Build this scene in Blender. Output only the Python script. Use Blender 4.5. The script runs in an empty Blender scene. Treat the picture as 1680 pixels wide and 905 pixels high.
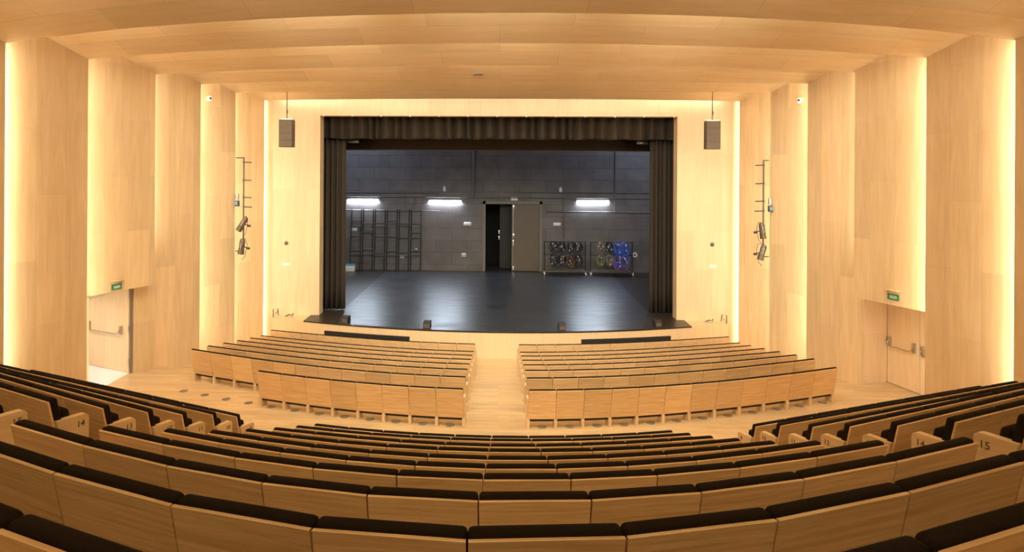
import bpy, bmesh, math, random
from mathutils import Vector, Matrix
random.seed(7)
PI = math.pi
scene = bpy.context.scene
COL = scene.collection
ZO = 6.2                      # the eye is 6.2 m above the lowest floor; heights below are given relative to the eye

# ------------------------------------------------------------------ camera
cam_data = bpy.data.cameras.new('camera')
cam = bpy.data.objects.new('camera', cam_data)
COL.objects.link(cam)
cam_data.sensor_width = 36
cam_data.lens = 1100 / 1680 * 36
cam_data.shift_x = 59.4 / 1680
cam_data.shift_y = -177.5 / 1680
cam_data.clip_start = 0.05
cam_data.clip_end = 200
cam.matrix_world = Matrix.Translation((0, 0, ZO)) @ Matrix.Rotation(0.0349, 4, 'Z') @ Matrix.Rotation(PI / 2, 4, 'X') @ Matrix.Rotation(0.0058, 4, 'Z')
scene.camera = cam

# ------------------------------------------------------------------ world, exposure, light levels
scene.view_settings.view_transform = 'Standard'
scene.view_settings.look = 'None'
scene.view_settings.gamma = 1
scene.view_settings.use_curve_mapping = False
scene.view_settings.exposure = 0.12
world = bpy.data.worlds.new('world')
scene.world = world
world.use_nodes = True
world.node_tree.nodes['Background'].inputs[0].default_value = (1.0, 0.8, 0.55, 1)
world.node_tree.nodes['Background'].inputs[1].default_value = 0.0
scene.cycles.use_denoising = True
scene.cycles.max_bounces = 10
scene.cycles.diffuse_bounces = 7
scene.cycles.sample_clamp_indirect = 8

WARM = (1.0, 0.965, 0.80)
P_WALL = 76        # LED strip behind each wall panel, W
P_FRONT = 50       # the two slots beside the stage wall
P_CEIL = 11        # one piece of ceiling cove strip
P_DOWN = {0: 17, 1: 18, 2: 19, 3: 22, 4: 36, 5: 68, 6: 74, 7: 38, 8: 18, 9: 9}   # added fill lights, unseen in the ceiling pockets, aimed down and forward
P_TUBE = 260       # emission of the stage work tubes

# ------------------------------------------------------------------ materials
def new_mat(name):
    m = bpy.data.materials.new(name); m.use_nodes = True
    return m, m.node_tree, m.node_tree.nodes['Principled BSDF']

def plain(name, col, rough=0.5, metal=0.0, var=0.0, spec=0.5, scale=8):
    m, nt, b = new_mat(name)
    b.inputs['Roughness'].default_value = rough
    b.inputs['Metallic'].default_value = metal
    b.inputs['Specular IOR Level'].default_value = spec
    tc = nt.nodes.new('ShaderNodeTexCoord'); nz = nt.nodes.new('ShaderNodeTexNoise'); mx = nt.nodes.new('ShaderNodeMix')
    mx.data_type = 'RGBA'
    nz.inputs['Scale'].default_value = scale
    nt.links.new(tc.outputs['Object'], nz.inputs['Vector'])
    nt.links.new(nz.outputs['Fac'], mx.inputs['Factor'])
    v = max(var, 0.02)
    mx.inputs['A'].default_value = (*[max(0, c * (1 - v)) for c in col], 1)
    mx.inputs['B'].default_value = (*[min(1, c * (1 + v)) for c in col], 1)
    nt.links.new(mx.outputs['Result'], b.inputs['Base Color'])
    return m

def emit(name, col, s):
    m, nt, b = new_mat(name)
    b.inputs['Base Color'].default_value = (*col, 1)
    b.inputs['Emission Color'].default_value = (*col, 1)
    b.inputs['Emission Strength'].default_value = s
    return m

def wood(name, col, col2, coord='UV', plank=(1.0, 2.6), gap=0.004, tint=0.10, grain=(1, 14), rough=0.45, gapcol=0.55, gs=2.2, gstr=0.12, offset=0.5, rnd=0.0, bump=0.02):
    """boards run along the second coordinate; plank = (board width, board length)"""
    m, nt, b = new_mat(name)
    N, L = nt.nodes.new, nt.links.new
    tc = N('ShaderNodeTexCoord')
    src = tc.outputs['UV' if coord == 'UV' else 'Object']
    # brick texture rows stack along Y, so the axes are swapped to let boards run along V
    sep = N('ShaderNodeSeparateXYZ'); L(src, sep.inputs[0])
    cmb = N('ShaderNodeCombineXYZ'); L(sep.outputs[1], cmb.inputs[0]); L(sep.outputs[0], cmb.inputs[1])
    br = N('ShaderNodeTexBrick')
    br.offset = offset; br.squash = 1; br.offset_frequency = 2
    br.inputs['Scale'].default_value = 1
    br.inputs['Brick Width'].default_value = plank[1]
    br.inputs['Row Height'].default_value = plank[0]
    br.inputs['Mortar Size'].default_value = gap
    br.inputs['Mortar Smooth'].default_value = 0.1
    br.inputs['Bias'].default_value = 0
    br.inputs['Color1'].default_value = (1 - tint, 1 - tint, 1 - tint, 1)
    br.inputs['Color2'].default_value = (1 + tint * .4, 1 + tint * .4, 1 + tint * .4, 1)
    br.inputs['Mortar'].default_value = (gapcol, gapcol, gapcol, 1)
    L(cmb.outputs[0], br.inputs['Vector'])
    mp = N('ShaderNodeMapping'); mp.inputs['Scale'].default_value = grain if len(grain) == 3 else (grain[1], grain[0], grain[1])
    if coord == 'UV': L(src, mp.inputs['Vector'])
    else: L(src, mp.inputs['Vector'])
    if rnd:
        oi = N('ShaderNodeObjectInfo'); ml = N('ShaderNodeMath'); ml.operation = 'MULTIPLY'; ml.inputs[1].default_value = 40
        L(oi.outputs['Random'], ml.inputs[0])
        ad = N('ShaderNodeVectorMath'); ad.operation = 'ADD'
        c3 = N('ShaderNodeCombineXYZ')
        for i in range(3): L(ml.outputs[0], c3.inputs[i])
        L(mp.outputs[0], ad.inputs[0]); L(c3.outputs[0], ad.inputs[1]); gv = ad.outputs[0]
    else: gv = mp.outputs[0]
    nz = N('ShaderNodeTexNoise'); nz.inputs['Scale'].default_value = gs; nz.inputs['Detail'].default_value = 6; nz.inputs['Roughness'].default_value = .6; nz.inputs['Distortion'].default_value = .35
    L(gv, nz.inputs['Vector'])
    rp = N('ShaderNodeMapRange'); rp.inputs['From Min'].default_value = .3; rp.inputs['From Max'].default_value = .7
    L(nz.outputs['Fac'], rp.inputs['Value'])
    mx = N('ShaderNodeMix'); mx.data_type = 'RGBA'
    mx.inputs['A'].default_value = (*col, 1); mx.inputs['B'].default_value = (*col2, 1)
    L(rp.outputs[0], mx.inputs['Factor'])
    ml2 = N('ShaderNodeMix'); ml2.data_type = 'RGBA'; ml2.blend_type = 'MULTIPLY'; ml2.inputs['Factor'].default_value = 1
    L(mx.outputs['Result'], ml2.inputs['A']); L(br.outputs['Color'], ml2.inputs['B'])
    out = ml2.outputs['Result']
    if rnd:
        mr = N('ShaderNodeMapRange'); mr.inputs['To Min'].default_value = 1 - rnd; mr.inputs['To Max'].default_value = 1 + rnd * .5
        L(oi.outputs['Random'], mr.inputs['Value'])
        ml3 = N('ShaderNodeMix'); ml3.data_type = 'RGBA'; ml3.blend_type = 'MULTIPLY'; ml3.inputs['Factor'].default_value = 1
        L(out, ml3.inputs['A']); L(mr.outputs[0], ml3.inputs['B']); out = ml3.outputs['Result']
    L(out, b.inputs['Base Color'])
    b.inputs['Roughness'].default_value = rough
    b.inputs['Specular IOR Level'].default_value = 0.35
    if bump:
        bp = N('ShaderNodeBump'); bp.inputs['Strength'].default_value = bump * 4; bp.inputs['Distance'].default_value = .005
        L(nz.outputs['Fac'], bp.inputs['Height']); L(bp.outputs[0], b.inputs['Normal'])
    return m

M = {}
M['wall'] = wood('maple_wall', (.81, .605, .35), (.69, .49, .262), plank=(.62, 2.7), gap=.0018, tint=.13, grain=(.45, 5), gs=1.6, gapcol=.72, rough=.42)
M['ceil'] = wood('maple_ceiling', (.78, .575, .33), (.69, .495, .27), plank=(.62, 2.6), gap=.0025, tint=.08, grain=(.45, 5), gs=1.6, gapcol=.5, rough=.5)
M['stagewall'] = wood('maple_stage_wall', (.82, .63, .40), (.75, .55, .33), plank=(.62, 2.7), gap=.0018, tint=.07, grain=(.45, 5), gs=1.6, gapcol=.75, rough=.42)
M['floor'] = wood('oak_floor', (.70, .50, .27), (.55, .37, .18), plank=(.13, 1.7), gap=.0012, tint=.14, grain=(.8, 10), gs=2, gapcol=.7, rough=.28)
M['apron'] = wood('maple_apron', (.80, .60, .36), (.73, .53, .30), plank=(2.4, 4), gap=.001, tint=.05, grain=(5, .5), gs=1.6, gapcol=.8, rough=.45)
M['seatwood'] = wood('oak_seat', (.86, .605, .325), (.59, .37, .165), coord='Object', plank=(50, 50), gap=0, tint=0, grain=(1.3, 10, 34), gs=1.6, rough=.42, rnd=.13, bump=.02)
M['sidewood'] = wood('oak_side_panel', (.76, .57, .34), (.67, .47, .26), coord='Object', plank=(50, 50), gap=0, tint=0, grain=(6, 1.4, 18), gs=1.6, rough=.42, rnd=.1)
M['door'] = wood('maple_door', (.79, .60, .37), (.71, .52, .30), plank=(3, 5), gap=0, tint=0, grain=(.5, 6), gs=1.6, rough=.42)
M['fabric'] = plain('black_fabric', (.014, .0085, .004), .92, var=.5, spec=.15, scale=180)
M['base'] = plain('dark_seat_base', (.02, .012, .008), .7, var=.2)
M['number'] = plain('engraved_number', (.10, .055, .02), .8)
M['steel'] = plain('brushed_steel', (.55, .52, .48), .32, 1.0)
M['darksteel'] = plain('dark_steel', (.16, .13, .10), .45, .6)
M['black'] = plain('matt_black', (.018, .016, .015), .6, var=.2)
M['blackgloss'] = plain('black_gloss', (.015, .015, .016), .3, var=.2)
M['grille'] = plain('speaker_grille', (.15, .115, .08), .55, .3, var=.35, scale=60)
M['white'] = plain('white_plastic', (.82, .80, .76), .4)
M['corridor'] = plain('white_floor', (.82, .82, .84), .35)
M['corrwall'] = plain('corridor_wall', (.75, .70, .62), .6)
M['green'] = plain('exit_green', (.03, .22, .09), .4)
M['signwhite'] = plain('sign_white', (.85, .9, .82), .5)
M['curtain'] = plain('black_velvet', (.052, .040, .029), .95, var=.35, spec=.2, scale=30)
M['deck'] = plain('black_stage_boards', (.035, .028, .022), .38, var=.35, scale=3)
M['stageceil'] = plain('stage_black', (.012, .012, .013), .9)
M['duct'] = plain('painted_pipe', (.13, .12, .115), .4, var=.1)
M['brown'] = plain('dark_painted_door', (.125, .095, .068), .42, var=.12, scale=2)
M['frame'] = plain('painted_frame', (.20, .165, .125), .5)
M['blue'] = plain('blue_cable', (.03, .10, .55), .45)
M['red'] = plain('red_cable', (.6, .06, .03), .45)
M['yellow'] = plain('yellow_green_cable', (.17, .18, .07), .45)
M['cable'] = plain('black_cable', (.02, .02, .02), .35)
M['silver'] = plain('silver_plug', (.7, .7, .72), .3, .8)
M['orange'] = plain('orange_cable', (.30, .09, .025), .45)
M['lamp_blue'] = plain('cyan_lens', (.10, .35, .6), .2)
M['tube'] = emit('tube_glass', (.74, .85, 1.0), P_TUBE)
M['led'] = emit('led_tape', (1.0, .85, .6), 3)
M['vent'] = plain('vent_metal', (.30, .26, .19), .45, .3)
M['lightgreen'] = plain('pale_green_sign', (.55, .75, .62), .5)

def dance_floor_mat():
    m, nt, b = new_mat('vinyl_dance_floor')
    N, L = nt.nodes.new, nt.links.new
    tc = N('ShaderNodeTexCoord'); mp = N('ShaderNodeMapping'); mp.inputs['Scale'].default_value = (.5, 2.2, 1)
    nz = N('ShaderNodeTexNoise'); nz.inputs['Scale'].default_value = 2.5; nz.inputs['Detail'].default_value = 8
    L(tc.outputs['Object'], mp.inputs[0]); L(mp.outputs[0], nz.inputs['Vector'])
    mr = N('ShaderNodeMapRange'); mr.inputs['From Min'].default_value = .35; mr.inputs['From Max'].default_value = .7
    mr.inputs['To Min'].default_value = .30; mr.inputs['To Max'].default_value = .44
    L(nz.outputs['Fac'], mr.inputs['Value']); L(mr.outputs[0], b.inputs['Roughness'])
    mx = N('ShaderNodeMix'); mx.data_type = 'RGBA'
    mx.inputs['A'].default_value = (.016, .019, .026, 1); mx.inputs['B'].default_value = (.034, .038, .050, 1)
    L(nz.outputs['Fac'], mx.inputs['Factor']); L(mx.outputs['Result'], b.inputs['Base Color'])
    b.inputs['Specular IOR Level'].default_value = 1.0
    b.inputs['IOR'].default_value = 1.7
    return m
M['dance'] = dance_floor_mat()

def block_mat():
    m, nt, b = new_mat('painted_blockwork')
    N, L = nt.nodes.new, nt.links.new
    tc = N('ShaderNodeTexCoord')
    br = N('ShaderNodeTexBrick'); br.inputs['Scale'].default_value = 1
    br.inputs['Brick Width'].default_value = 1.6; br.inputs['Row Height'].default_value = .62; br.inputs['Mortar Size'].default_value = .012
    br.inputs['Color1'].default_value = (.125, .110, .104, 1); br.inputs['Color2'].default_value = (.150, .132, .124, 1); br.inputs['Mortar'].default_value = (.085, .078, .076, 1)
    L(tc.outputs['UV'], br.inputs['Vector'])
    nz = N('ShaderNodeTexNoise'); nz.inputs['Scale'].default_value = 1.3; nz.inputs['Detail'].default_value = 8
    L(tc.outputs['UV'], nz.inputs['Vector'])
    mr = N('ShaderNodeMapRange'); mr.inputs['To Min'].default_value = .6; mr.inputs['To Max'].default_value = 1.5
    L(nz.outputs['Fac'], mr.inputs['Value'])
    ml = N('ShaderNodeMix'); ml.data_type = 'RGBA'; ml.blend_type = 'MULTIPLY'; ml.inputs['Factor'].default_value = 1
    L(br.outputs['Color'], ml.inputs['A']); L(mr.outputs[0], ml.inputs['B'])
    L(ml.outputs['Result'], b.inputs['Base Color']); b.inputs['Roughness'].default_value = .55
    bp = N('ShaderNodeBump'); bp.inputs['Strength'].default_value = .5; bp.inputs['Distance'].default_value = .02
    L(br.outputs['Fac'], bp.inputs['Height']); bp.invert = True; L(bp.outputs[0], b.inputs['Normal'])
    return m
M['block'] = block_mat()

# ------------------------------------------------------------------ mesh helpers
class MB:
    """collects shapes and links them as ONE mesh object"""
    def __init__(s): s.v = []; s.f = []; s.uv = []; s.smooth = []
    def face(s, pts, uvs=None, smooth=False):
        i = len(s.v); s.v += [tuple(p) for p in pts]; s.f.append(list(range(i, i + len(pts))))
        s.uv.append(uvs or [(p[0], p[1]) for p in pts]); s.smooth.append(smooth)
    def add(s, verts, faces, smooth=False):
        i = len(s.v); s.v += [tuple(v) for v in verts]
        for f in faces:
            s.f.append([i + k for k in f]); s.uv.append([(verts[k][0] + verts[k][1], verts[k][2]) for k in f]); s.smooth.append(smooth)
    def box(s, lo, hi, T=None):
        (x0, y0, z0), (x1, y1, z1) = lo, hi
        v = [Vector(p) for p in ((x0, y0, z0), (x1, y0, z0), (x1, y1, z0), (x0, y1, z0), (x0, y0, z1), (x1, y0, z1), (x1, y1, z1), (x0, y1, z1))]
        if T: v = [T @ p for p in v]
        s.add(v, [(3, 2, 1, 0), (4, 5, 6, 7), (0, 1, 5, 4), (1, 2, 6, 5), (2, 3, 7, 6), (3, 0, 4, 7)])
    def bbox(s, lo, hi, r=.01, seg=2, T=None, smooth=True):
        """a box with rounded edges"""
        bm = bmesh.new(); bmesh.ops.create_cube(bm, size=1)
        for v in bm.verts: v.co = Vector([lo[k] + (v.co[k] + .5) * (hi[k] - lo[k]) for k in range(3)])
        bmesh.ops.bevel(bm, geom=list(bm.edges), offset=r, segments=seg, profile=.5, affect='EDGES')
        s.bm(bm, T, smooth)
    def bm(s, bm, T=None, smooth=False):
        bm.verts.index_update()
        vs = [(T @ v.co) if T else v.co.copy() for v in bm.verts]
        s.add(vs, [[v.index for v in f.verts] for f in bm.faces], smooth); bm.free()
    def tube(s, pts, r, n=8, cap=True, closed=False):
        pts = [Vector(p) for p in pts]; rings = []; m = len(pts)
        up = None
        for i, p in enumerate(pts):
            a = pts[i - 1] if i or closed else p
            b = pts[(i + 1) % m] if i < m - 1 or closed else p
            d = (b - a).normalized()
            if up is None: up = Vector((0, 0, 1)) if abs(d.z) < .9 else Vector((1, 0, 0))
            x = d.cross(up).normalized(); y = x.cross(d).normalized(); up = y
            rr = r[i] if isinstance(r, (list, tuple)) else r
            rings.append([p + (x * math.cos(2 * PI * k / n) + y * math.sin(2 * PI * k / n)) * rr for k in range(n)])
        v = [q for ring in rings for q in ring]; f = []
        for i in range(m - 1 + (1 if closed else 0)):
            j = (i + 1) % m
            for k in range(n): f.append((i * n + k, i * n + (k + 1) % n, j * n + (k + 1) % n, j * n + k))
        if cap and not closed: f += [list(range(n))[::-1], [(m - 1) * n + k for k in range(n)]]
        s.add(v, f, True)
    def cyl(s, a, b, r, n=16): s.tube([a, b], r, n)
    def prism(s, prof, x0, x1, T=None):
        """profile in (y,z) pushed along x"""
        n = len(prof)
        v = [Vector((x0, y, z)) for y, z in prof] + [Vector((x1, y, z)) for y, z in prof]
        if T: v = [T @ p for p in v]
        s.add(v, [list(range(n)), [n + k for k in range(n)][::-1]] + [(k, n + k, n + (k + 1) % n, (k + 1) % n) for k in range(n)])
    def mesh(s, name):
        me = bpy.data.meshes.new(name); me.from_pydata(s.v, [], s.f)
        uvl = me.uv_layers.new(name='UVMap'); k = 0
        for u in s.uv:
            for q in u: uvl.data[k].uv = q; k += 1
        me.polygons.foreach_set('use_smooth', s.smooth)
        me.update()
        return me
    def build(s, name, mat, parent=None, fix=True, autos=None):
        me = s.mesh(name)
        if fix:
            bm = bmesh.new(); bm.from_mesh(me); bmesh.ops.recalc_face_normals(bm, faces=bm.faces); bm.to_mesh(me); bm.free()
        if any(s.smooth):
            try: me.set_sharp_from_angle(angle=math.radians(40))
            except Exception: pass
        me.materials.append(mat)
        o = bpy.data.objects.new(name, me); COL.objects.link(o)
        if parent: o.parent = parent
        return o

def tag(o, label, cat, group=None):
    o['label'] = label; o['category'] = cat
    if group: o['group'] = group
    return o
def struct(o, label=None):
    o['kind'] = 'structure'
    return o
def empty(name, loc, rz=0):
    o = bpy.data.objects.new(name, None); COL.objects.link(o); o.empty_display_size = .1
    o.location = loc; o.rotation_euler = (0, 0, rz)
    return o
def P(x, y, z): return Vector((x, y, z + ZO))     # point with eye-relative height
def copy_tree(o, parent=None):
    c = o.copy(); COL.objects.link(c)
    if parent: c.parent = parent
    for ch in o.children: copy_tree(ch, c)
    return c
def text_mesh(txt, size, depth=.002):
    cu = bpy.data.curves.new('lettering', 'FONT'); cu.body = txt; cu.size = size; cu.extrude = depth; cu.align_x = 'CENTER'; cu.align_y = 'CENTER'
    cu.resolution_u = 3
    o = bpy.data.objects.new('lettering', cu); COL.objects.link(o)
    dg = bpy.context.evaluated_depsgraph_get(); dg.update()
    me = bpy.data.meshes.new_from_object(o.evaluated_get(dg))
    bpy.data.objects.remove(o); bpy.data.curves.remove(cu)
    return me
def area(name, loc, direction, sx, sy, power, col=WARM, roll_axis=None, spread=None):
    ld = bpy.data.lights.new(name, 'AREA'); ld.shape = 'RECTANGLE'; ld.size = sx; ld.size_y = sy; ld.energy = power; ld.color = col
    if spread: ld.spread = spread
    o = bpy.data.objects.new(name, ld); COL.objects.link(o)
    z = -Vector(direction).normalized(); x = Vector(roll_axis or (0, 0, 1)).normalized()
    x = (x - z * x.dot(z)).normalized(); y = z.cross(x)
    m = Matrix((x, y, z)).transposed().to_4x4(); m.translation = loc
    o.matrix_world = m
    return o

# ------------------------------------------------------------------ the seating curves (plan)
XC = -0.1014
CEN = {  # row: (D, h of back's top edge below the eye, R, b, off, a)
 17: (1.36, .95, 2.0, -.012, 0.0, .06),
 16: (2.3308, 1.3011, 3.2282, -.005279, -.0353, .0193),
 15: (3.3064, 1.6474, 4.5397, -.001777, .0834, .0094),
 14: (4.2667, 1.9897, 5.6781, -.000958, .1183, .0053),
 13: (5.2506, 2.3617, 6.3287, -.00088, .0903, .0044),
 12: (6.1906, 2.7008, 7.2283, -.001025, .0861, .0020),
 11: (7.1985, 3.0542, 9.4494, .000019, .0936, .0018),
 10: (8.1794, 3.4050, 8.4039, -.001347, .1424, .0015),
 9: (9.1612, 3.7375, 10.8352, -.0004, .1155, .0009),
 8: (10.11, 4.075, 11.4, 0, .1155, .0007)}
SIDE = {  # row: left start, right start, slope
 17: ((-3.35, 2.75), (3.15, 2.7), .5), 16: ((-3.55, 3.7), (3.35, 3.65), .5),
 15: ((-3.70, 4.62), (3.52, 4.55), .5), 14: ((-3.77, 5.49), (3.62, 5.42), .5), 13: ((-3.84, 6.38), (3.70, 6.32), .505), 12: ((-3.84, 7.21), (3.71, 7.18), .485),
 11: ((-3.88, 8.10), (3.74, 8.08), .46), 10: ((-3.91, 9.05), (3.76, 9.04), .44), 9: ((-3.90, 9.88), (3.75, 9.87), .43), 8: ((-3.92, 10.75), (3.77, 10.75), .43)}
FRX = -0.3654
FRONT = {  # rows counted from the stage here
 8: (13.447, 4.468, 13.148, .0007), 7: (14.478, 4.548, 13.413, .0006), 6: (15.501, 4.692, 14.468, .0005), 5: (16.490, 4.856, 14.982, .0004),
 4: (17.452, 5.016, 15.404, .0003), 3: (18.402, 5.174, 15.638, .0002), 2: (19.349, 5.328, 16.081, .0002), 1: (20.290, 5.360, 16.867, .0001)}
FRB = -.000087
LIP = .80
def cen_pt(row, i):
    D, h, R, b, off, a = CEN[row]
    s = i * .56 + off * .1
    X = s * (1 + a * s * s)
    return (X + XC, cen_y(row, X + XC))
def cen_y(row, x):
    D, h, R, b, off, a = CEN[row]; X = x - XC
    if row == 17 and abs(X) > 1.35: return D + .5 * 1.35 ** 2 / R + b * 1.35 ** 4 + .42 * (abs(X) - 1.35)
    return D + .5 * X * X / R + b * X ** 4
def side_pt(row, side, i):
    s = SIDE[row]; x0, y0 = s[0] if side < 0 else s[1]
    return (x0 + side * .58 * i, y0 + s[2] * .58 * i)
def front_pt(row, side, i):
    D, h, R, a = FRONT[row]
    s = side * ((.9868 if side > 0 else .3355) + .56 * i)
    X = s * (1 + a * s * s) 
    return (X + FRX, D + (X + FRX) * (X + FRX) / 2 / R + FRB * (X + FRX) ** 4)
def front_y(row, x):
    D, h, R, a = FRONT[row]
    return D + x * x / 2 / R + FRB * x ** 4
def row_y(row, x):
    cl, cr = cen_pt(row, -5), cen_pt(row, 5)
    if cl[0] <= x <= cr[0]: return cen_y(row, x)
    side = -1 if x < 0 else 1
    c = cl if side < 0 else cr
    s = side_pt(row, side, 0)
    if abs(x) < abs(s[0]):
        t = (x - c[0]) / (s[0] - c[0]); return c[1] + (s[1] - c[1]) * t
    return s[1] + abs(x - s[0]) * SIDE[row][2]

# ------------------------------------------------------------------ structure: floor
XS = [-11.6 + k * .29 for k in range(81)]
tiers = []          # (line function at its stage-ward end, height)
order = [17, 16, 15, 14, 13, 12, 11, 10, 9, 8]
lines = [lambda x: -5.0]
heights = [-1.40]
for r in order:
    lines.append(lambda x, r=r: row_y(r, x) - .14)
    heights.append(-(CEN[r][1] + LIP))
lines.append(lambda x: row_y(8, x) + .95)
heights.append(-5.27)
for r in (7, 6, 5, 4, 3, 2):
    lines.append(lambda x, r=r: front_y(r, x) - .14)
    heights.append(-(FRONT[r][1] + LIP) if r < 7 else -5.345)
heights[-1] = -6.13
lines.append(lambda x: 24.0)
mb = MB()
for k, h in enumerate(heights):
    la, lb = lines[k], lines[k + 1]
    for a, b in zip(XS, XS[1:]):
        pts = [P(a, la(a), h), P(b, la(b), h), P(b, lb(b), h), P(a, lb(a), h)]
        mb.face(pts, [(p.y, p.x) for p in pts])
        if k + 1 < len(heights):
            h2 = heights[k + 1]
            pts = [P(a, lb(a), h), P(b, lb(b), h), P(b, lb(b), h2), P(a, lb(a), h2)]
            mb.face(pts, [(p.z, p.x) for p in pts])
fl = struct(mb.build('floor', M['floor'], fix=False))

# ------------------------------------------------------------------ structure: saw-tooth walls and ceiling
ZC = 2.33
EL = [(-10.9, .7), (-10.6, 3.1), (-10.3, 5.5), (-10.05, 7.9), (-9.8, 10.3), (-9.45, 12.5), (-9.02, 14.4), (-8.77, 16.8), (-8.5, 18.8), (-8.35, 20.95), (-8.28, 23.35)]
ER = [(10.7, .7), (10.4, 3.1), (10.1, 5.5), (9.8, 7.9), (9.5, 10.2), (9.2, 12.3), (8.83, 14.2), (8.45, 16.26), (8.34, 18.46), (8.22, 20.67), (8.23, 23.3)]
EC = [-2.0, .3, 2.7, 5.2, 7.65, 10.09, 12.55, 15.25, 17.65, 20.15, 22.65]
LINTEL = -3.02
I2 = 7                                  # the panel over the exits
def arc_y(i, x):
    (xl, yl), (xr, yr), yc, xc = EL[i], ER[i], EC[i], .15
    return (yl * (x - xc) * (x - xr) / ((xl - xc) * (xl - xr)) + yc * (x - xl) * (x - xr) / ((xc - xl) * (xc - xr)) + yr * (x - xl) * (x - xc) / ((xr - xl) * (xr - xc)))
SAW = .4; CSAW = .32; TOP = ZC + 1.1
def wall_side(E, side, name):
    for i in range(len(E)):
        x1, y1 = E[i]
        y0 = E[i - 1][1] + .05 if i else -5.0
        x0 = x1 + side * SAW * (y1 - y0)
        z0 = LINTEL if i == I2 else -6.3
        z1 = TOP
        if i == I2 + 1:          # goes back only to the door jamb below the lintel
            jy = 16.83; jx = x1 + side * SAW * (y1 - jy)
            mb = MB(); L_ = math.hypot(x1 - x0, y1 - y0); Lj = math.hypot(x1 - jx, y1 - jy)
            pts = [P(x0, y0, LINTEL), P(jx, jy, LINTEL), P(jx, jy, z0), P(x1, y1, z0), P(x1, y1, z1), P(x0, y0, z1)]
            mb.face(pts, [(0, LINTEL), (L_ - Lj, LINTEL), (L_ - Lj, z0), (L_, z0), (L_, z1), (0, z1)])
        else:
            mb = MB()
            L_ = math.hypot(x1 - x0, y1 - y0)
            pts = [P(x0, y0, z0), P(x1, y1, z0), P(x1, y1, z1), P(x0, y0, z1)]
            o_ = i * .37
            mb.face(pts, [(o_, z0 + i), (o_ + L_, z0 + i), (o_ + L_, z1 + i), (o_, z1 + i)])
        # the return behind the free edge, with its bracket for the light strip
        xo = side * 11.6
        mb.face([P(x1, y1, z0), P(xo, y1, z0), P(xo, y1, z1), P(x1, y1, z1)], [(0, z0), (2.5, z0), (2.5, z1), (0, z1)])
        struct(mb.build(name, M['wall'], fix=False))
        lo = z0 if i != I2 else LINTEL + .05
        zt = ZC + .25
        lo = max(lo, -heights_at(E[i]) if False else lo)
        if i >= 3:
            zb = max(lo, {3: -2.6, 4: -3.2, 5: -4.2, 6: -5.2, 7: -2.0, 8: -5.4, 9: -5.7, 10: -6.1}[i])
            p = P(x1 + side * .10, y1 + .035, (zb + zt) / 2)
            area('led_strip_light', p, (side * .75, .66, 0), zt - zb, .05, (P_FRONT if i == 10 else P_WALL * {7: .72, 8: 1.4, 9: 1.4}.get(i, 1.0)) * (zt - zb) / 8, roll_axis=(0, 0, 1))
            s = MB(); s.box((-.03, -.006, -(zt - zb) / 2), (.03, .012, (zt - zb) / 2))
            o = s.build('trim_1', M['white']); o.location = P(x1 + side * .06, y1 + .006, (zb + zt) / 2); struct(o)
def heights_at(p): return 0
wall_side(EL, -1, 'wall_left')
wall_side(ER, 1, 'wall_right')

for i in range(len(EC)):
    mb = MB()
    for a, b in zip(XS, XS[1:]):
        ya, yb = arc_y(i, a), arc_y(i, b)
        pa = (arc_y(i - 1, a) + .05) if i else -5.0
        pb = (arc_y(i - 1, b) + .05) if i else -5.0
        pts = [P(a, pa, ZC + CSAW * (ya - pa)), P(b, pb, ZC + CSAW * (yb - pb)), P(b, yb, ZC), P(a, ya, ZC)]
        mb.face(pts, [(p.y - (arc_y(i, p.x)), p.x + i * 1.3) for p in pts])
        up = .95
        pts = [P(a, ya, ZC), P(b, yb, ZC), P(b, yb, ZC + up), P(a, ya, ZC + up)]
        mb.face(pts, [(p.z, p.x) for p in pts])
    struct(mb.build('ceiling', M['ceil'], fix=False))
    if i >= 3:
        segs = 6; xa, xb = EL[i][0] + .5, ER[i][0] - .5
        for k in range(segs):
            x0 = xa + (xb - xa) * k / segs; x1 = xa + (xb - xa) * (k + 1) / segs
            y0, y1 = arc_y(i, x0), arc_y(i, x1)
            d = Vector((x1 - x0, y1 - y0, 0)); n = Vector((-d.y, d.x, 0)).normalized()
            pw = P_CEIL * (1.15 if i == 10 else 1)
            area('cove_strip_light', P((x0 + x1) / 2, (y0 + y1) / 2 + .05, ZC + .16), (n.x, n.y, .5 if i < 10 else 0.1), d.length * .98, .05, pw, roll_axis=d)
for i in range(0, 10):
    for k in range(5):
        x = -7.6 + 3.8 * k; y = arc_y(i, x) + .22
        area('added_fill_light', P(x, y, ZC + .42), (0, 1.0, -1), 3.0, .22, P_DOWN[i] * (.25 if k in (0, 4) else 1.1), (1.0, .73, .37) if i < 4 else WARM, roll_axis=(1, 0, 0), spread=1.9)  # added fill without fixtures, brightens floor and seats; rear ones warmer
# closing slab over the hall and the rear wall
mb = MB(); mb.box((-11.7, -5.2, TOP + ZO), (11.7, 23.6, TOP + ZO + .2)); struct(mb.build('ceiling', M['stageceil']))
mb = MB(); pts = [P(-11.6, -5, -2), P(11.6, -5, -2), P(11.6, -5, TOP), P(-11.6, -5, TOP)]
mb.face(pts, [(p.x, p.z) for p in pts]); struct(mb.build('wall_back', M['wall'], fix=False))
for s_, nm in ((-1, 'wall_left'), (1, 'wall_right')):
    mb = MB(); mb.box((s_ * 11.6 - (.2 if s_ < 0 else 0), -5, -6.3 + ZO), (s_ * 11.6 + (.2 if s_ > 0 else 0), 14.25 if s_ < 0 else 23.7, TOP + ZO)); struct(mb.build(nm, M['corrwall']))

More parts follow.
